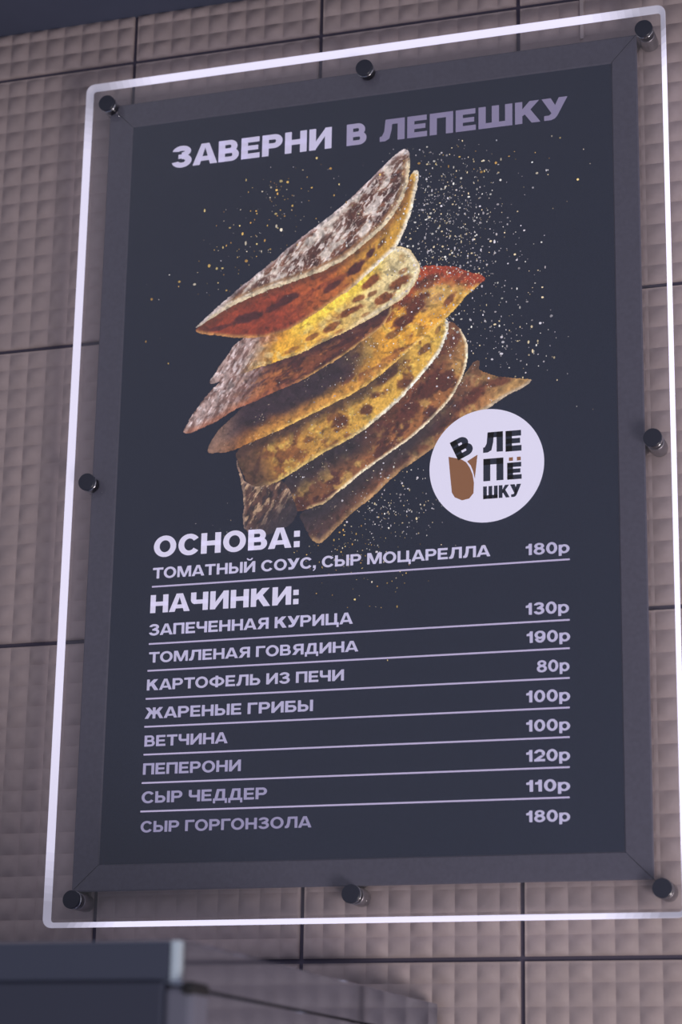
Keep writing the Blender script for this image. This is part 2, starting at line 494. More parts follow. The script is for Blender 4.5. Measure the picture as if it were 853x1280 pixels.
BREAD = {'1': [(4.249, -15.158), (5.008, -14.543), (6.442, -13.389), (7.858, -12.4), (9.427, -11.206), (11.014, -10.182), (12.277, -9.185), (13.377, -8.169), (14.163, -7.444), (14.714, -7.144), (14.954, -7.382), (14.999, -8.047), (14.929, -9.024), (14.508, -10.115), (13.732, -11.14), (12.795, -11.842), (11.855, -12.525), (10.592, -13.032), (8.997, -13.424), (7.416, -13.821), (5.983, -14.32), (5.019, -14.871), (4.375, -15.212)], '2': [(4.252, -15.24), (4.384, -15.457), (5.211, -15.663), (6.36, -15.901), (7.8, -16.046), (9.058, -15.812), (10.161, -15.244), (11.259, -14.557), (12.198, -14.016), (12.975, -13.378), (13.752, -12.74), (14.373, -12.187), (14.756, -11.424), (15.138, -10.354), (15.288, -9.559), (15.461, -8.763), (15.356, -8.34), (15.12, -8.31), (14.735, -9.286), (13.767, -10.799), (11.81, -12.195), (9.03, -13.102), (6.218, -14.019)], '3': [(5.08, -18.029), (5.514, -17.328), (5.943, -16.786), (6.291, -16.257), (6.568, -16.063), (7.68, -15.389), (12.224, -13.254), (14.176, -12.103), (14.685, -12.142), (15.157, -12.498), (15.496, -13.098), (15.553, -13.425), (15.39, -13.925), (15.058, -14.486), (14.519, -14.889), (14.094, -15.122), (13.203, -15.589), (12.114, -16.085), (11.02, -16.491), (9.921, -16.938), (8.775, -17.264), (7.582, -17.527), (6.744, -17.774), (5.981, -17.934), (5.32, -18.156)], '4': [(3.838, -20.391), (4.141, -19.821), (4.681, -19.032), (5.228, -18.427), (5.7, -18.007), (7.121, -16.942), (11.476, -15.581), (13.815, -14.631), (14.21, -15.071), (14.099, -15.575), (13.678, -16.126), (12.79, -16.708), (11.939, -17.256), (10.928, -17.81), (10.07, -18.261), (9.207, -18.575), (8.26, -18.883), (7.351, -19.235), (6.398, -19.545), (5.488, -20.039), (4.83, -20.306), (4.168, -20.527)], '5': [(5.091, -21.368), (5.545, -20.539), (6.328, -19.856), (7.968, -18.42), (12.278, -16.459), (13.82, -15.03), (14.591, -14.316), (15.475, -13.336), (15.823, -13.235), (16.48, -13.309), (17.326, -13.464), (17.977, -13.815), (18.511, -13.993), (18.701, -14.211), (18.306, -14.562), (17.773, -14.958), (17.333, -15.466), (16.914, -15.909), (16.495, -16.219), (15.847, -16.741), (15.199, -17.225), (14.397, -17.89), (13.516, -18.549), (12.595, -19.15), (11.357, -19.658), (10.113, -20.172), (8.864, -20.669), (7.631, -21.111), (6.383, -21.555), (5.26, -21.579)], '6': [(6.464, -21.561), (8.024, -20.399), (12.311, -18.434), (16.149, -15.987), (16.915, -15.976), (16.917, -16.638), (16.601, -17.482), (16.072, -18.209), (15.431, -18.905), (14.685, -19.708), (13.772, -20.438), (13.01, -21.009), (12.014, -21.561), (11.013, -21.979), (9.991, -22.533), (8.968, -23.146), (8.207, -23.403), (7.556, -23.403), (7.151, -23.139), (6.896, -22.597)], '6b': [(6.464, -21.561), (6.895, -22.574), (7.029, -23.051), (7.633, -23.331), (8.966, -23.088), (9.293, -23.615), (9.582, -24.214), (9.795, -24.995), (8.953, -25.582), (8.175, -25.756), (7.366, -25.622), (7.02, -25.275), (7.067, -24.255), (6.96, -23.356)], '7': [(8.967, -23.127), (10.045, -22.325), (12.737, -20.811), (15.402, -18.533), (16.724, -16.125), (17.03, -16.098), (17.564, -16.603), (17.831, -17.277), (17.832, -18.03), (17.683, -18.79), (17.251, -19.616), (16.894, -20.102), (16.029, -20.946), (15.049, -21.742), (13.799, -22.518), (12.811, -23.126), (11.672, -23.991), (11.063, -24.44), (10.292, -24.634), (9.596, -24.789), (9.225, -23.995)], '8': [(9.791, -24.803), (10.867, -24.311), (12.77, -22.931), (15.424, -21.238), (16.932, -20.029), (17.683, -18.751), (18.059, -18.207), (18.36, -18.121), (18.417, -18.32), (18.323, -18.642), (18.923, -18.946), (19.837, -19.167), (20.801, -19.278), (20.841, -19.453), (20.373, -19.734), (19.47, -20.108), (18.735, -20.575), (17.688, -21.054), (16.901, -21.519), (16.29, -22.229), (15.286, -22.773), (14.306, -23.435), (13.44, -24.241), (12.457, -24.925), (11.589, -25.733), (10.833, -26.397), (10.442, -26.143), (9.917, -25.232)]}
HEAD = [('ЗАВЕРНИ', 2.825, 11.1, (208, 201, 232)), ('В', 11.86, 12.86, (162, 154, 186)), ('ЛЕПЕШКУ', 13.52, 22.658, (136, 128, 160))]  # words dim to the right: uneven backlight put into the ink colours
WARM = [(255, 226, 150), (250, 205, 110), (235, 180, 90), (255, 240, 215)]
COLD = [(235, 228, 240), (255, 250, 245), (225, 215, 225), (255, 232, 190)]
CLOUDS = [
    (70, 6.6, -11.6, 2.2, 1.1, 40, .018, .085, WARM), (60, 8.6, -9.2, 1.6, .9, 20, .018, .07, WARM), (90, 8, -10.5, 3.0, 1.6, 35, .012, .03, COLD),
    (800, 16.6, -12.2, 1.5, 2.4, 8,   .019, .062, COLD), (260, 17.4, -11.0, 1.9, 2.2, 0,   .019, .062, COLD), (130, 18.4, -16.6, 1.6, 2.0, 20, .02, .075, COLD),
    (90, 19.4, -17.6, 1.6, 1.0, 0, .02, .075, COLD), (40, 17.5, -8.6, 2.6, .6, 0, .02, .07, WARM),
    (230, 14.4, -24.9, 1.3, .95, 15, .019, .06, COLD), (90, 12.6, -26.4, 1.5, .7, 10, .014, .05, WARM), (40, 13.5, -28.3, 1.6, 1.0, 0, .015, .05, WARM),
    (130, 13.0, -20.3, 2.6, .9, 33, .016, .045, COLD), (110, 13.2, -17.4, 2.2, .9, 33, .016, .045, COLD), (70, 10.0, -23.0, 2.4, .8, 33, .012, .03, COLD)]
BIG = []


COLS = {'ОСНОВА:': (226, 220, 246), 'ТОМАТНЫЙ СОУС, СЫР МОЦАРЕЛЛА': (206, 200, 230), 'НАЧИНКИ:': (222, 216, 243),  # lower lines dimmer: backlight falloff set in each line's ink colour
        'ЗАПЕЧЕННАЯ КУРИЦА': (200, 194, 226), 'ТОМЛЕНАЯ ГОВЯДИНА': (194, 188, 220), 'КАРТОФЕЛЬ ИЗ ПЕЧИ': (190, 184, 215),
        'ЖАРЕНЫЕ ГРИБЫ': (183, 177, 210), 'ВЕТЧИНА': (177, 170, 204), 'ПЕПЕРОНИ': (166, 160, 194),
        'СЫР ЧЕДДЕР': (158, 152, 186), 'СЫР ГОРГОНЗОЛА': (150, 144, 178)}
for n, b, u0, u1, base, cap in LINES:
    if n == 'headline':
        for word, a, c, col in HEAD:
            lettering('headline', word, a, c, base, cap, col, V=.30)
    elif n == 'price':
        lettering(n, b, u0, u1, base, cap, (190, 184, 216), V=.25)
    else:
        lettering(n, b, u0, u1, base, cap, COLS[b], V=.29 if n == 'section_heading' else .245)
for u0, u1, v in RULES:
    bm = bmesh.new()
    box(bm, S(u0, v - .036, ZP + .0002), S(u1, v + .036, ZP + 24 * LAYER))
    mesh_obj('rule_line', bm, ink((190, 179, 214)), poster)

# ---- round badge
def poly_faces(bm, pts, d, mat):
    vsx = [bm.verts.new(S(x, y, d)) for x, y in pts]
    tri = tessellate_polygon([[Vector((x, y, 0)) for x, y in pts]])
    for t in tri:
        f = bm.faces.new([vsx[k] for k in t])
        f.material_index = mat
        f.normal_update()
        if f.normal.y > 0: f.normal_flip()
bm = bmesh.new()
poly_faces(bm, [(18.752 + 2.655 * math.cos(a), -23.30 + 2.655 * math.sin(a)) for a in [2 * math.pi * k / 96 for k in range(96)]], ZP + 20 * LAYER, 0)
poly_faces(bm, WRAP, ZP + 22 * LAYER, 1)
poly_faces(bm, LEAF, ZP + 22 * LAYER, 1)
for a, b in (((19.793, -23.18), (19.98, -23.014)), ((20.158, -23.186), (20.34, -23.014))):
    poly_faces(bm, [(a[0], a[1]), (b[0], a[1]), (b[0], b[1]), (a[0], b[1])], ZP + 22 * LAYER, 1)
def badge_text(body, box_, V=.34, rotate=None):
    pc, w = text_pieces(body, V, .10)
    ua, va, ub, vb = box_
    def place(x, y):
        if rotate is None:
            return S(ua + x / w * (ub - ua), va + y * (vb - va), ZP + 23 * LAYER)
        a, ww, hh = rotate
        x = x / w * ww; y = y * hh
        return S(ua + x * math.cos(a) - y * math.sin(a), va + x * math.sin(a) + y * math.cos(a), ZP + 23 * LAYER)
    pieces_to_bm(bm, pc, place, 2)
badge_text('Л', (18.60, -22.70, 19.52, -21.75))
badge_text('Е', (19.64, -22.735, 20.375, -21.76))
badge_text('П', (18.61, -24.04, 19.54, -22.99))
badge_text('Е', (19.71, -24.05, 20.375, -23.26))
badge_text('ШКУ', (18.60, -24.87, 20.35, -24.28), V=.36)
badge_text('В', (17.44, -22.96, 0, 0), rotate=(math.radians(25), 0.86, 0.95))
badge = mesh_obj('round_badge', bm, [ink((232, 227, 250)), ink((138, 92, 62)), M_FILM], poster)
badge['label'] = 'round white badge with dark letters and a brown wrap'

# ---- printed flatbreads: dense coloured print, one patch per bread
def vnoise(x, y, seed):
    r = np.random.default_rng(seed)
    tab = r.random((256, 256))
    xi = np.floor(x).astype(int); yi = np.floor(y).astype(int)
    fx = x - xi; fy = y - yi
    fx = fx * fx * (3 - 2 * fx); fy = fy * fy * (3 - 2 * fy)
    g = lambda a, b: tab[a % 256, b % 256]
    return (g(xi, yi) * (1 - fx) + g(xi + 1, yi) * fx) * (1 - fy) + (g(xi, yi + 1) * (1 - fx) + g(xi + 1, yi + 1) * fx) * fy
def fbm(x, y, seed, octv=4):
    s = 0; a = 0.5; tot = 0
    for k in range(octv):
        s = s + a * vnoise(x * 2 ** k + 17.3 * k, y * 2 ** k + 5.1 * k, seed + k); tot += a; a *= 0.55
    return s / tot
def sstep(a, b, x):
    t = np.clip((x - a) / (b - a), 0, 1)
    return t * t * (3 - 2 * t)
def dist_poly(x, y, pts, closed=False):
    pts = np.array(pts)
    q = np.roll(pts, -1, 0) if closed else pts[1:]
    p = pts if closed else pts[:-1]
    d = np.full(x.shape, 1e9)
    for a, b in zip(p, q):
        ab = b - a
        t = np.clip(((x - a[0]) * ab[0] + (y - a[1]) * ab[1]) / (ab @ ab + 1e-12), 0, 1)
        d = np.minimum(d, np.hypot(x - a[0] - t * ab[0], y - a[1] - t * ab[1]))
    return d
def inside(x, y, pts):
    r = np.zeros(x.shape, bool)
    n = len(pts)
    for k in range(n):
        x0, y0 = pts[k]; x1, y1 = pts[(k + 1) % n]
        c = ((y0 > y) != (y1 > y))
        with np.errstate(divide='ignore', invalid='ignore'):
            r ^= c & (x < (x1 - x0) * (y - y0) / (y1 - y0) + x0)
    return r
def smooth_closed(pts, it=1):
    for _ in range(it):
        o = []
        for k in range(len(pts)):
            a = pts[k]; b = pts[(k + 1) % len(pts)]
            o.append((a[0] * .8 + b[0] * .2, a[1] * .8 + b[1] * .2)); o.append((a[0] * .2 + b[0] * .8, a[1] * .2 + b[1] * .8))
        pts = o
    return pts

def mixc(c, col, w):
    return c * (1 - w[:, None]) + np.array(col, float)[None] * w[:, None]

M_PRINT = bpy.data.materials.new('backlit_photo_print')
M_PRINT.use_nodes = True
_nt = M_PRINT.node_tree
_b = _nt.nodes['Principled BSDF']
_at = _nt.nodes.new('ShaderNodeVertexColor'); _at.layer_name = 'print'
_b.inputs['Base Color'].default_value = (0.03, 0.03, 0.03, 1)
_b.inputs['Roughness'].default_value = 0.5
_nt.links.new(_at.outputs['Color'], _b.inputs['Emission Color'])
_b.inputs['Emission Strength'].default_value = 1.08

def spots(x, y, lst, c, dark=(80, 42, 30)):
    """hand-placed char marks: (u, v, half length, half width, angle, weight)"""
    for k, (a, b, l, w, ang, wt) in enumerate(lst):
        ca, sa = math.cos(math.radians(ang)), math.sin(math.radians(ang))
        du = (x - a) * ca + (y - b) * sa; dv = -(x - a) * sa + (y - b) * ca
        r = np.hypot(du / l, dv / w) + 0.9 * (fbm(x * 3.2, y * 3.2, 90 + k) - 0.5)
        c = mixc(c, dark, wt * (1 - sstep(0.55, 1.05, r)))
    return c

def print_patch(key, layer, paint, specks=0.0, step=0.032):
    pts = smooth_closed(BREAD[key], 2)
    arr = np.array(pts)
    nx = int((arr[:, 0].max() - arr[:, 0].min()) / step) + 3
    ny = int((arr[:, 1].max() - arr[:, 1].min()) / step) + 3
    gx = arr[:, 0].min() - step + np.arange(nx) * step
    gy = arr[:, 1].min() - step + np.arange(ny) * step
    X, Y = np.meshgrid(gx, gy)
    # slightly ragged outline
    jx = X + 0.10 * (fbm(X * 3, Y * 3, 41) - .5) + 0.05 * (fbm(X * 11, Y * 11, 43) - .5)
    jy = Y + 0.10 * (fbm(X * 3, Y * 3, 47) - .5) + 0.05 * (fbm(X * 11, Y * 11, 49) - .5)
    ins = inside(jx, jy, pts)
    keep = ins[:-1, :-1] & ins[1:, :-1] & ins[:-1, 1:] & ins[1:, 1:]
    idx = -np.ones(ins.shape, int)
    used = np.zeros(ins.shape, bool)
    used[:-1, :-1] |= keep; used[1:, :-1] |= keep; used[:-1, 1:] |= keep; used[1:, 1:] |= keep
    idx[used] = np.arange(used.sum())
    x = X[used]; y = Y[used]
    a, b = np.array(BREAD[key][0]), arr[arr[:, 0].argmax()]
    col = paint(x, y)
    # fine flour grain
    lum = col.mean(1, keepdims=True)
    col = lum + (col - lum) * 1.05
    wx = x + .5 * (fbm(x * 2, y * 2, 61) - .5); wy = y + .5 * (fbm(x * 2, y * 2, 63) - .5)
    tex = fbm(wx * 4.2, wy * 4.2, 71, 4)
    col = col * (0.74 + 0.50 * tex)[:, None]
    col = col * (0.84 + 0.34 * fbm(x * 13, y * 13, 77, 2))[:, None]
    pit = sstep(.70, .84, vnoise(wx * 5.5, wy * 5.5, 83))
    col = col * (1 - .22 * pit)[:, None]
    if specks:
        col = mixc(col, (250, 226, 196), .85 * sstep(.90, .97, vnoise(x * 15 + 3, y * 15, 85)) * sstep(.45, .6, fbm(x * .9, y * .9, 87)) * specks)
    col = np.clip(col, 0, 255) / 255
    colr = np.where(col <= 0.04045, col / 12.92, ((col + 0.055) / 1.055) ** 2.4)
    jj, ii = np.nonzero(keep)
    faces = np.stack([idx[jj, ii], idx[jj, ii + 1], idx[jj + 1, ii + 1], idx[jj + 1, ii]], 1)
    me = bpy.data.meshes.new('flatbread_print')
    vz = np.stack([x * CELL, np.full(x.shape, -(ZP + layer * LAYER) * CELL), Z0 + y * CELL], 1)
    me.from_pydata(vz.tolist(), [], faces.tolist())
    at = me.attributes.new('print', 'FLOAT_COLOR', 'POINT')
    at.data.foreach_set('color', np.concatenate([colr, np.ones((len(x), 1))], 1).ravel())
    me.update()
    return link_mesh('flatbread_print', me, M_PRINT, poster)

B = BREAD
def base_of(x, c):
    return np.tile(np.array(c, float), (len(x), 1))
def along(x, y, ang):
    ca, sa = math.cos(math.radians(ang)), math.sin(math.radians(ang))
    return x * ca + y * sa, -x * sa + y * ca
def ridges(x, y, ang, seed, f=2.2, st=3.0):
    s, t = along(x, y, ang)
    return fbm(s * f, t * f * st, seed, 4)
def ramp_u(x, u0, u1, c0, c1):
    w = sstep(u0, u1, x)[:, None]
    return np.array(c0, float) * (1 - w) + np.array(c1, float) * w

def paint_8(x, y):
    c = ramp_u(x, 9.5, 15.5, (58, 44, 50), (142, 84, 52))
    n = ridges(x, y, 38, 801, 1.3, 2.0)
    c = mixc(c, (78, 42, 34), .85 * sstep(.48, .62, n) * sstep(9, 12, x))
    c = mixc(c, (190, 150, 92), .7 * sstep(.55, .72, fbm(x * 2.1, y * 2.1, 803)) * sstep(12, 15, x))
    c = mixc(c, (188, 152, 96), sstep(17.0, 20.0, x) * .75)
    d = dist_poly(x, y, B['8'][13:27])
    c = mixc(c, (178, 140, 98), .85 * (1 - sstep(.06, .34, d)) * sstep(8.8, 10.5, x))
    c = mixc(c, (196, 178, 160), .8 * (1 - sstep(.05, .22, d)) * sstep(16.4, 18.2, x))
    c = spots(x, y, [(19.3, -19.3, .9, .24, 8, .75), (17.9, -20.0, 1.1, .4, 32, .9), (16.4, -21.2, .9, .3, 36, .85)], c, (92, 44, 34))
    up = dist_poly(x, y, B['7'][7:19])
    return mixc(c, (42, 37, 47), .9 * (1 - sstep(.15, 1.1, up)) * (1 - .6 * sstep(15, 18, x)))
print_patch('8', 4, paint_8, 0.6)

def paint_7(x, y):
    c = ramp_u(x, 9.5, 16.5, (112, 70, 48), (150, 96, 56))
    n = ridges(x, y, 38, 701, 1.5, 1.8)
    c = mixc(c, (76, 40, 36), .9 * sstep(.47, .63, n))
    c = mixc(c, (190, 150, 84), .8 * sstep(.56, .72, fbm(x * 1.9, y * 1.9, 705)))
    c = mixc(c, (184, 142, 84), .7 * (1 - sstep(.2, .9, dist_poly(x, y, [(16.6, -15.8), (17.4, -17.0), (17.3, -18.3)]))))
    c = spots(x, y, [(16.8, -18.95, .5, .4, 40, .95), (16.0, -19.25, 1.0, .5, 36, .95), (17.2, -17.0, .5, .3, 60, .7), (14.9, -20.5, .9, .4, 36, .8)], c, (82, 42, 34))
    up = dist_poly(x, y, B['6'][4:17])
    c = mixc(c, (42, 36, 46), .92 * (1 - sstep(.25, 1.5, up + .5 * (fbm(x * 1.6, y * 1.6, 711) - .5))) * (1 - sstep(12.2, 14.6, x)))
    c = mixc(c, (78, 38, 34), .6 * (1 - sstep(.2, 1.3, up)) * sstep(12, 14, x))
    d = dist_poly(x, y, B['7'][6:19])
    c = mixc(c, (214, 182, 132), .9 * (1 - sstep(.05, .22, d)) * sstep(8.5, 11, x))
    c = mixc(c, (250, 232, 208), .85 * (1 - sstep(.05, .2, d)) * sstep(10.5, 13, x))
    return mixc(c, (52, 40, 44), .7 * (1 - sstep(8.6, 9.8, x + .5 * y + 12.5)))
print_patch('7', 6, paint_7, 0.8)

def paint_6b(x, y):
    c = base_of(x, (84, 58, 52))
    n = ridges(x, y, 65, 651, 2.6, 2.6)
    c = mixc(c, (44, 34, 40), .9 * sstep(.5, .62, n))
    c = mixc(c, (178, 146, 118), .95 * sstep(.55, .66, ridges(x, y, 58, 655, 2.3, 3.4)))
    c = mixc(c, (190, 160, 140), .5 * (1 - sstep(.03, .2, dist_poly(x, y, B['6b'], True))) * (1 - sstep(7.4, 8.2, x)))
    return mixc(c, (46, 40, 50), .95 * sstep(-.3, 1.5, (x - 7.6) * .7 - (y + 24.8) * .9))
print_patch('6b', 7, paint_6b)

def paint_6(x, y):
    c = ramp_u(x, 7.0, 15.5, (166, 116, 58), (216, 168, 74))
    n = fbm(x * 1.6, y * 1.6, 601)
    c = mixc(c, (112, 66, 38), .8 * sstep(.52, .68, n))
    c = mixc(c, (222, 186, 96), .6 * sstep(.56, .7, fbm(x * 2.7, y * 2.7, 605)))
    c = spots(x, y, [(14.75, -18.95, .5, .32, 30, .85), (13.9, -18.55, .8, .3, 35, .9), (15.75, -17.4, .5, .22, 35, .75), (11.75, -20.55, .5, .34, 20, .9), (12.95, -20.1, .4, .28, 20, .9), (7.7, -22.3, .9, .14, 74, .8), (10.2, -21.3, .35, .2, 20, .6), (13.4, -19.4, .3, .2, 30, .6), (8.9, -22.2, .2, .14, 0, .6), (11.0, -21.4, .25, .15, 20, .5), (16.4, -16.5, .3, .14, 60, .5)], c, (84, 46, 32))
    up = dist_poly(x, y, B['5'][12:30])
    c = mixc(c, (58, 40, 40), .85 * (1 - sstep(.1, .75, up + .5 * (fbm(x * 2, y * 2, 611) - .5))) * (1 - sstep(13.6, 15.6, x)))
    d = dist_poly(x, y, B['6'][4:18])
    w = 1 - sstep(.04, .26, d)
    c = mixc(c, (228, 196, 124), .85 * w)
    c = mixc(c, (255, 244, 228), .95 * (1 - sstep(.08, .26, d)) * sstep(11.8, 14.0, x))
    return mixc(c, (70, 48, 44), .8 * (1 - sstep(7.0, 8.3, x + .35 * (y + 21))))
print_patch('6', 8, paint_6, 0.7)

def paint_5(x, y):
    c = ramp_u(x, 7.0, 14.0, (150, 86, 46), (222, 158, 56))
    n = ridges(x, y, 35, 501, 1.2, 1.7)
    c = mixc(c, (120, 62, 36), .85 * sstep(.5, .66, n))
    c = mixc(c, (232, 184, 84), .8 * sstep(.54, .7, fbm(x * 1.7, y * 1.7, 505)) * sstep(11, 13, x))
    c = mixc(c, (196, 160, 104), .7 * (1 - sstep(.3, 1.3, dist_poly(x, y, [(16.0, -14.8), (17.8, -13.8)]))))
    top = dist_poly(x, y, B['5'][6:14])
    c = mixc(c, (148, 52, 30), .92 * (1 - sstep(.3, 1.15, top + .6 * (fbm(x * 2.4, y * 2.4, 509) - .5))))
    c = spots(x, y, [(15.3, -15.2, .85, .4, 35, .95), (14.75, -15.85, .75, .36, 25, .95), (15.85, -14.1, .7, .35, 25, .8), (16.9, -15.1, .5, .2, 45, .75), (17.6, -14.0, .5, .14, 40, .5), (14.9, -14.9, .4, .3, 30, .8), (14.2, -16.5, .5, .2, 30, .6)], c, (86, 40, 30))
    up = dist_poly(x, y, B['4'][8:22])
    sh = (1 - sstep(.75, 1.9, up + .6 * (fbm(x * 1.7, y * 1.7, 511) - .5))) * (1 - sstep(11.4, 14.4, x))
    c = mixc(c, (44, 34, 46), .95 * sh)
    d = dist_poly(x, y, B['5'][14:30])
    c = mixc(c, (206, 148, 70), .8 * (1 - sstep(.2, .85, d + .3 * (fbm(x * 2, y * 2, 517) - .5))) * sstep(6.0, 8.0, x) * (1 - sstep(13.5, 15, x)))
    c = mixc(c, (236, 190, 104), .95 * (1 - sstep(.05, .24, d)) * sstep(7.5, 9, x) * (.35 + fbm(x * 3, y * 3, 515)))
    c = mixc(c, (150, 116, 98), .75 * (1 - sstep(5.6, 7.2, x)))
    sp = vnoise(x * 22, y * 22, 521)
    return mixc(c, (255, 214, 170), .7 * sstep(.82, .95, sp) * (1 - sstep(.2, 1.0, top)))
print_patch('5', 10, paint_5, 0.9)

def tip(c, x, y, u0, u1, seed, ang=58):
    w = 1 - sstep(u0, u1, x - .45 * (y + 18))
    n = ridges(x, y, ang, seed, 2.2, 3.2)
    t = np.tile(np.array((176, 150, 146), float), (len(x), 1))
    t = mixc(t, (112, 82, 76), .85 * sstep(.46, .6, n))
    t = mixc(t, (226, 208, 210), .8 * sstep(.58, .7, ridges(x, y, ang, seed + 4, 3.4, 2.4)))
    return c * (1 - w[:, None]) + t * w[:, None]

def paint_4(x, y):
    c = ramp_u(x, 7.0, 12.5, (150, 88, 54), (98, 52, 40))
    n = ridges(x, y, 30, 401, 1.3, 2.6)
    c = mixc(c, (64, 34, 36), .85 * sstep(.48, .62, n))
    c = mixc(c, (178, 112, 64), .7 * sstep(.56, .7, ridges(x, y, 30, 405, 1.9, 2.4)))
    up = dist_poly(x, y, B['3'][10:25])
    c = mixc(c, (58, 34, 40), .8 * (1 - sstep(.05, .55, up)) * sstep(7, 8.6, x))
    c = tip(c, x, y, 6.3, 8.4, 411)
    d = dist_poly(x, y, B['4'][8:22])
    c = mixc(c, (206, 160, 98), .85 * (1 - sstep(.05, .20, d)) * sstep(8.5, 10.5, x))
    return mixc(c, (166, 96, 68), .55 * (1 - sstep(.08, .4, d)) * (1 - sstep(8.5, 10.5, x)))
print_patch('4', 12, paint_4)

def paint_3(x, y):
    c = ramp_u(x, 8.5, 15.2, (228, 168, 58), (222, 202, 156))
    n = fbm(x * 1.5, y * 1.5, 301)
    c = mixc(c, (150, 102, 56), .55 * sstep(.55, .7, n))
    c = mixc(c, (226, 204, 150), .6 * sstep(.55, .72, fbm(x * 2.6, y * 2.6, 303)))
    up = dist_poly(x, y, B['2'][4:13])
    c = mixc(c, (252, 214, 78), .9 * (1 - sstep(.1, .8, up)) * sstep(8.6, 10.4, x) * (1 - sstep(12.6, 14.2, x)))
    c = mixc(c, (178, 92, 44), .8 * (1 - sstep(.1, .6, up)) * (1 - sstep(7.8, 9.4, x)))
    c = spots(x, y, [(13.1, -13.75, .72, .24, 35, .95), (13.75, -14.7, .58, .3, 22, .95), (14.55, -13.95, .66, .28, 28, .95), (12.1, -15.15, .8, .2, 22, .95), (12.5, -14.57, .36, .18, 20, .85), (13.15, -14.4, .3, .14, 25, .7), (11.2, -15.85, .5, .2, 25, .85), (14.7, -13.4, .35, .16, 20, .6), (10.3, -16.2, .42, .16, 25, .7), (11.6, -16.1, .3, .14, 20, .6), (12.85, -15.4, .25, .1, 25, .5), (9.2, -16.8, .5, .14, 20, .5)], c, (116, 62, 32))
    c = tip(c, x, y, 6.3, 8.0, 311)
    d = dist_poly(x, y, B['3'][7:25])
    c = mixc(c, (236, 224, 208), .9 * (1 - sstep(.06, .36, d)) * sstep(11.5, 13.5, x))
    return mixc(c, (214, 184, 130), .7 * (1 - sstep(.04, .2, d)) * sstep(8, 10, x))
print_patch('3', 14, paint_3)

def paint_2(x, y):
    c = ramp_u(x, 8.5, 13.8, (138, 58, 38), (196, 146, 60))
    c = mixc(c, (168, 84, 44), .6 * (1 - sstep(.6, 2.4, np.hypot(x - 10.6, y + 13.9))))
    n = ridges(x, y, 32, 201, 1.2, 2.8)
    c = mixc(c, (104, 44, 34), .6 * sstep(.5, .66, n) * (1 - sstep(11.5, 13.2, x)))
    c = spots(x, y, [(6.9, -14.95, 1.0, .26, 12, .95), (5.6, -15.3, .8, .15, 10, .8), (8.9, -14.25, .8, .24, 22, .9), (8.2, -14.6, .5, .18, 20, .8), (12.35, -13.0, .9, .27, 38, .95), (13.1, -12.3, .5, .2, 52, .9), (11.2, -13.8, .6, .2, 28, .8), (13.6, -11.9, .4, .14, 55, .6)], c, (70, 32, 34))
    up = dist_poly(x, y, B['1'][12:23])
    c = mixc(c, (92, 52, 36), .6 * (1 - sstep(.05, .45, up)))
    d = dist_poly(x, y, B['2'][1:18])
    c = mixc(c, (196, 150, 92), .75 * (1 - sstep(.05, .26, d)))
    return mixc(c, (250, 236, 218), .95 * (1 - sstep(.08, .32, d)) * sstep(11.2, 13.4, x))
print_patch('2', 16, paint_2)

def paint_1(x, y):
    c = base_of(x, (206, 190, 180))
    n = ridges(x, y, 42, 101, 1.0, 1.9)
    c = mixc(c, (112, 70, 54), .95 * sstep(.38, .50, n))
    c = mixc(c, (68, 40, 36), .85 * sstep(.53, .66, n))
    c = spots(x, y, [(9.4, -12.4, 1.2, .42, 32, .85), (7.5, -13.4, 1.0, .32, 30, .9), (11.9, -10.4, 1.0, .42, 42, .8), (12.9, -9.6, .7, .4, 50, .75), (14.3, -7.8, .5, .4, 65, .75), (10.6, -11.5, .8, .25, 35, .7)], c, (80, 46, 38))
    s1 = ridges(x, y, 52, 111, 2.6, 3.2)
    c = mixc(c, (222, 208, 204), .9 * sstep(.54, .62, s1) * sstep(.36, .5, fbm(x * 1.1, y * 1.1, 115)))
    s2 = np.abs(ridges(x, y, 46, 119, 2.0, 2.4) - .5)
    c = mixc(c, (214, 198, 190), .75 * (1 - sstep(.008, .03, s2)))
    d = dist_poly(x, y, B['1'][11:23])
    c = mixc(c, (220, 200, 168), .95 * (1 - sstep(.10, .36, d + .2 * (fbm(x * 3, y * 3, 121) - .5))))
    c = mixc(c, (150, 110, 74), .7 * sstep(.22, .3, d) * (1 - sstep(.3, .46, d)))
    d2 = dist_poly(x, y, B['1'][0:11])
    c = mixc(c, (206, 194, 202), .6 * (1 - sstep(.04, .26, d2)))
    return mixc(c, (196, 182, 192), .5 * (1 - sstep(4.6, 6.6, x)) * sstep(.4, .55, fbm(x * 2.5, y * 2.5, 131)))
print_patch('1', 18, paint_1)


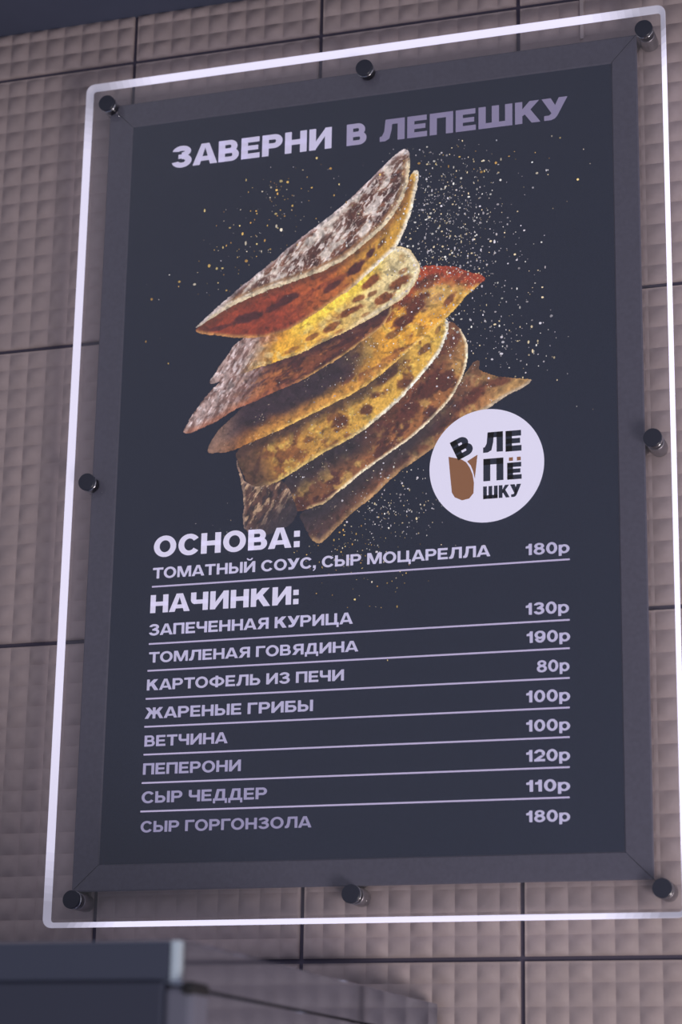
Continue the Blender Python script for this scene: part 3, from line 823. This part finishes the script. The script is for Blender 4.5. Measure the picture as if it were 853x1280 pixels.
# ---- crumbs and flour thrown around the bread, printed dots
def crumbs():
    verts, faces, cols = [], [], []
    def dot(u, v, r, c):
        n = 6
        b = len(verts)
        e = random.uniform(.65, 1.25); a0 = random.uniform(0, 6.3)
        for k in range(n):
            a = a0 + 2 * math.pi * k / n
            verts.append(tuple(S(u + r * e * math.cos(a) * random.uniform(.8, 1.15), v + r / e * math.sin(a) * random.uniform(.8, 1.15), ZP + 19 * LAYER)))
            cols.append((*lin(c), 1))
        faces.append(tuple(range(b, b + n)))
    for n, cu, cv, su, sv, ang, r0, r1, pal in CLOUDS:
        ca, sa = math.cos(math.radians(ang)), math.sin(math.radians(ang))
        for _ in range(n):
            p, q = random.gauss(0, su), random.gauss(0, sv)
            u, v = cu + p * ca - q * sa, cv + p * sa + q * ca
            if not (1.0 < u < 24.3 and -40 < v < -7.15): continue
            r = r0 + (r1 - r0) * random.random() ** 3.5
            c = random.choice(pal)
            k = random.uniform(.55, 1.0)
            dot(u, v, r, tuple(x * k for x in c))
    for u, v, r, c in BIG:
        dot(u, v, r, c)
    me = bpy.data.meshes.new('crumb_print')
    me.from_pydata(verts, [], faces)
    at = me.attributes.new('print', 'FLOAT_COLOR', 'POINT')
    at.data.foreach_set('color', np.array(cols).ravel())
    o = link_mesh('crumb_print', me, M_PRINT, poster)
    o['kind'] = 'stuff'
crumbs()

# ---- acrylic sheet with a lit, back-bevelled edge
PL = (-1.80, -43.55, 27.38, -1.83)
def rounded(inset, r, n=8):
    l, b, rr, t = PL[0] + inset, PL[1] + inset, PL[2] - inset, PL[3] - inset
    out = []
    for cx, cy, a0 in ((rr - r, t - r, 0), (l + r, t - r, 90), (l + r, b + r, 180), (rr - r, b + r, 270)):
        for k in range(n + 1):
            a = math.radians(a0 + 90 * k / n)
            out.append((cx + r * math.cos(a), cy + r * math.sin(a)))
    return out
BEV = 0.275
outer = rounded(0.0, 0.42); inner = rounded(BEV, 0.14)
bm = bmesh.new()
fr_ = [bm.verts.new(S(x, y, Z_PF)) for x, y in outer]
bk_ = [bm.verts.new(S(x, y, Z_PB)) for x, y in inner]
bm.faces.new(fr_); bm.faces.new(list(reversed(bk_)))
bmesh.ops.recalc_face_normals(bm, faces=bm.faces[:])
mesh_obj('acrylic_sheet', bm, M_ACRYL, sign)['label'] = 'clear acrylic sheet'

EDGE_COL = (0.80, 0.76, 0.96)
def edge_mat(name, s):
    return glow_material(name, EDGE_COL, s, base=(0.4, 0.4, 0.45))
edge_bm = bmesh.new()
edge_mats = []
def edge_strip(path_o, path_i, m):
    bm = edge_bm
    if m not in edge_mats: edge_mats.append(m)
    def row(k):
        a, b = path_o[k], path_i[k]
        q = lambda s, d: S(a[0] + (b[0] - a[0]) * s, a[1] + (b[1] - a[1]) * s, d)
        return [bm.verts.new(q(0, Z_PF - .006)), bm.verts.new(q(0.0, Z_PF - .07)), bm.verts.new(q(.96, Z_PB + .012)), bm.verts.new(q(.99, Z_PB + .03)), bm.verts.new(q(.12, Z_PF - .006))]
    rows = [row(k) for k in range(len(path_o))]
    fs = []
    for r0, r1 in zip(rows[:-1], rows[1:]):
        for k in range(5):
            k2 = (k + 1) % 5
            fs.append(bm.faces.new((r0[k], r1[k], r1[k2], r0[k2])))
    fs.append(bm.faces.new(rows[0])); fs.append(bm.faces.new(list(reversed(rows[-1]))))
    for f in fs: f.material_index = edge_mats.index(m)
n1 = 9
STEPS = [0.8, 1.15, 1.5, 1.85, 2.2, 2.6, 3.0]     # the light fades out towards the polished corners
GLOW = {'top': 0.93, 'left': 0.80, 'right': 1.35, 'bottom': 1.05}
_em = {}
def e_mat(s):
    s = round(s, 2)
    if s not in _em: _em[s] = edge_mat('lit_edge', s)
    return _em[s]
def lerp(a, b, d):
    k = d / math.hypot(b[0] - a[0], b[1] - a[1])
    return (a[0] + (b[0] - a[0]) * k, a[1] + (b[1] - a[1]) * k)
for q, (sa, sb) in enumerate((('right', 'top'), ('top', 'left'), ('left', 'bottom'), ('bottom', 'right'))):
    po = outer[q * n1:(q + 1) * n1]; pi_ = inner[q * n1:(q + 1) * n1]
    po2 = outer[((q + 1) % 4) * n1]; pi2 = inner[((q + 1) % 4) * n1]
    pr = outer[(q * n1 - 1) % 36]; pri = inner[(q * n1 - 1) % 36]
    c0 = STEPS[0]
    edge_strip([lerp(po[0], pr, c0)] + po + [lerp(po[-1], po2, c0)], [lerp(pi_[0], pri, c0)] + pi_ + [lerp(pi_[-1], pi2, c0)], e_mat(0.33))
    a, b, ai, bi = po[-1], po2, pi_[-1], pi2
    g = GLOW[sb]
    edge_strip([lerp(a, b, STEPS[-1]), lerp(b, a, STEPS[-1])], [lerp(ai, bi, STEPS[-1]), lerp(bi, ai, STEPS[-1])], e_mat(g))
    for k in range(len(STEPS) - 1):
        s0, s1 = STEPS[k], STEPS[k + 1]
        w = 0.33 + (g - 0.33) * (k + 1) / len(STEPS)
        edge_strip([lerp(a, b, s0), lerp(a, b, s1)], [lerp(ai, bi, s0), lerp(ai, bi, s1)], e_mat(w))
        edge_strip([lerp(b, a, s1), lerp(b, a, s0)], [lerp(bi, ai, s1), lerp(bi, ai, s0)], e_mat(w))

bmesh.ops.recalc_face_normals(edge_bm, faces=edge_bm.faces[:])
mesh_obj('lit_edge', edge_bm, edge_mats, sign)['label'] = 'glowing bevelled edge of the clear sheet'

# ---- eight standoffs: barrel on the wall, black cap in front of the sheet
CAPS = [(-0.53, -3.11), (12.9, -3.11), (26.41, -3.08), (-0.58, -22.75), (26.41, -22.85), (-0.30, -42.33), (12.89, -42.33), (26.40, -42.36)]
bm = bmesh.new()
R1 = 0.40 * CELL
lathe(bm, (0, 0, 0), [(0, 0.001), (R1 * .96, 0.001), (R1, 0.003), (R1, Z_PB * CELL - .0012), (R1 * .9, Z_PB * CELL - .0004), (0, Z_PB * CELL - .0004)])
barrel_me = bpy.data.meshes.new('standoff'); bm.to_mesh(barrel_me); bm.free(); barrel_me.materials.append(M_BARREL)
bm = bmesh.new()
R2 = 0.415 * CELL
f0 = Z_PF * CELL + .0001
lathe(bm, (0, 0, 0), [(0, f0), (R2 * .92, f0), (R2 * .92, f0 + .0010), (R2 * 1.0, f0 + .0012), (R2 * 1.0, f0 + .0026), (R2 * .93, f0 + .0028), (R2 * .93, f0 + .0034)], mat=1)
lathe(bm, (0, 0, 0), [(R2 * .93, f0 + .0034), (R2, f0 + .0037), (R2, f0 + .0062), (R2 * .95, f0 + .0068), (0, f0 + .0070)], mat=0)
bmesh.ops.remove_doubles(bm, verts=bm.verts[:], dist=1e-6)
cap_me = bpy.data.meshes.new('cap'); bm.to_mesh(cap_me); bm.free(); cap_me.materials.append(M_CAP); cap_me.materials.append(M_CHROME)
for me in (barrel_me, cap_me):
    for p in me.polygons: p.use_smooth = len(p.vertices) == 4
for u, v in CAPS:
    s = bpy.data.objects.new('standoff', barrel_me); COL.objects.link(s)
    s.location = S(u, v, 0)
    adopt(s, sign)
    c = bpy.data.objects.new('cap', cap_me); COL.objects.link(c)
    c.location = S(u, v, 0)
    adopt(c, s)
    c['label'] = 'black cap with chrome ring'

# ================================================================ REFRIGERATOR
M_STEEL = material('dull_steel_panel', (0.37, 0.415, 0.52), 0.08, 1.0, bump=(5, 0.10, 0.002))
M_FASCIA = material('dark_glossy_fascia', (0.055, 0.066, 0.108), 0.45)
M_DOOR = material('dark_door_panel', (0.040, 0.047, 0.080), 0.45)
M_POST = material('grey_door_edge', (0.15, 0.155, 0.21), 0.4)
M_TRIM = material('pale_corner_trim', (0.62, 0.74, 0.84), 0.25, 0.5)
M_DARK = material('black_seal', (0.012, 0.012, 0.016), 0.7)
fridge = bpy.data.objects.new('refrigerator', None)
COL.objects.link(fridge)
XL, XR = -0.95, 16.42 * CELL
fridge.location = ((XL + XR) / 2, -0.3, 0)
fridge['label'] = 'tall dark refrigerator with grey steel side standing below the menu board'
fridge['category'] = 'refrigerator'
ZT, ZB, ZD = Z0 - 46.90 * CELL, Z0 - 48.14 * CELL, Z0 - 48.36 * CELL
yw = -0.012
bm = bmesh.new()
box(bm, (XL, yw, 0.06), (XR, -0.56, ZD), 0.0006)
mesh_obj('body', bm, M_STEEL, fridge)
bm = bmesh.new()
box(bm, (XL, yw, ZD + .0015), (XR, -0.584, ZT), 0.0006)
mesh_obj('top_cover', bm, M_STEEL, fridge)
bm = bmesh.new()
box(bm, (XL + .004, yw - .01, ZD - .001), (XR - .004, -0.55, ZD + .004))
mesh_obj('seal', bm, M_DARK, fridge)
bm = bmesh.new()
box(bm, (XL, -0.573, ZB), (XR - .0057, -0.59, ZT - .001), 0.0012)
mesh_obj('fascia', bm, M_FASCIA, fridge)
# rounded corner trim
bm = bmesh.new()
r = 0.0055
prof = [(XR - r, -0.5905)] + [(XR - r + r * math.sin(a), -0.5905 + .6 * r - .6 * r * math.cos(a)) for a in [math.radians(10 * k) for k in range(1, 10)]] + [(XR, -0.5815), (XR - r, -0.5815)]
lo = [bm.verts.new((x, y, ZB)) for x, y in prof]; hi = [bm.verts.new((x, y, ZT - .001)) for x, y in prof]
for k in range(len(prof)):
    k2 = (k + 1) % len(prof)
    bm.faces.new((lo[k], lo[k2], hi[k2], hi[k]))
bm.faces.new(lo); bm.faces.new(list(reversed(hi)))
bmesh.ops.recalc_face_normals(bm, faces=bm.faces[:])
mesh_obj('corner_trim', bm, M_TRIM, fridge)['label'] = 'pale shiny corner trim'
# door, with its grey edge profile and hinge
bm = bmesh.new()
box(bm, (XL, -0.563, 0.12), (15.95 * CELL, -0.592, ZB - .0008), 0.002)
mesh_obj('door', bm, M_DOOR, fridge)
bm = bmesh.new()
box(bm, (15.955 * CELL, -0.563, 0.12), (16.93 * CELL, -0.5915, ZB - .004), 0.004)
mesh_obj('door_edge', bm, M_POST, fridge)['label'] = 'grey door edge'
bm = bmesh.new()
box(bm, (16.55 * CELL, -0.566, ZB - .009), (17.02 * CELL, -0.595, ZB - .001), 0.003)
mesh_obj('hinge', bm, M_DARK, fridge)['label'] = 'black hinge'
bm = bmesh.new()
box(bm, (XL + .03, -.05, 0.0), (XR - .03, -0.53, 0.06), 0.004)
mesh_obj('plinth', bm, M_DARK, fridge)
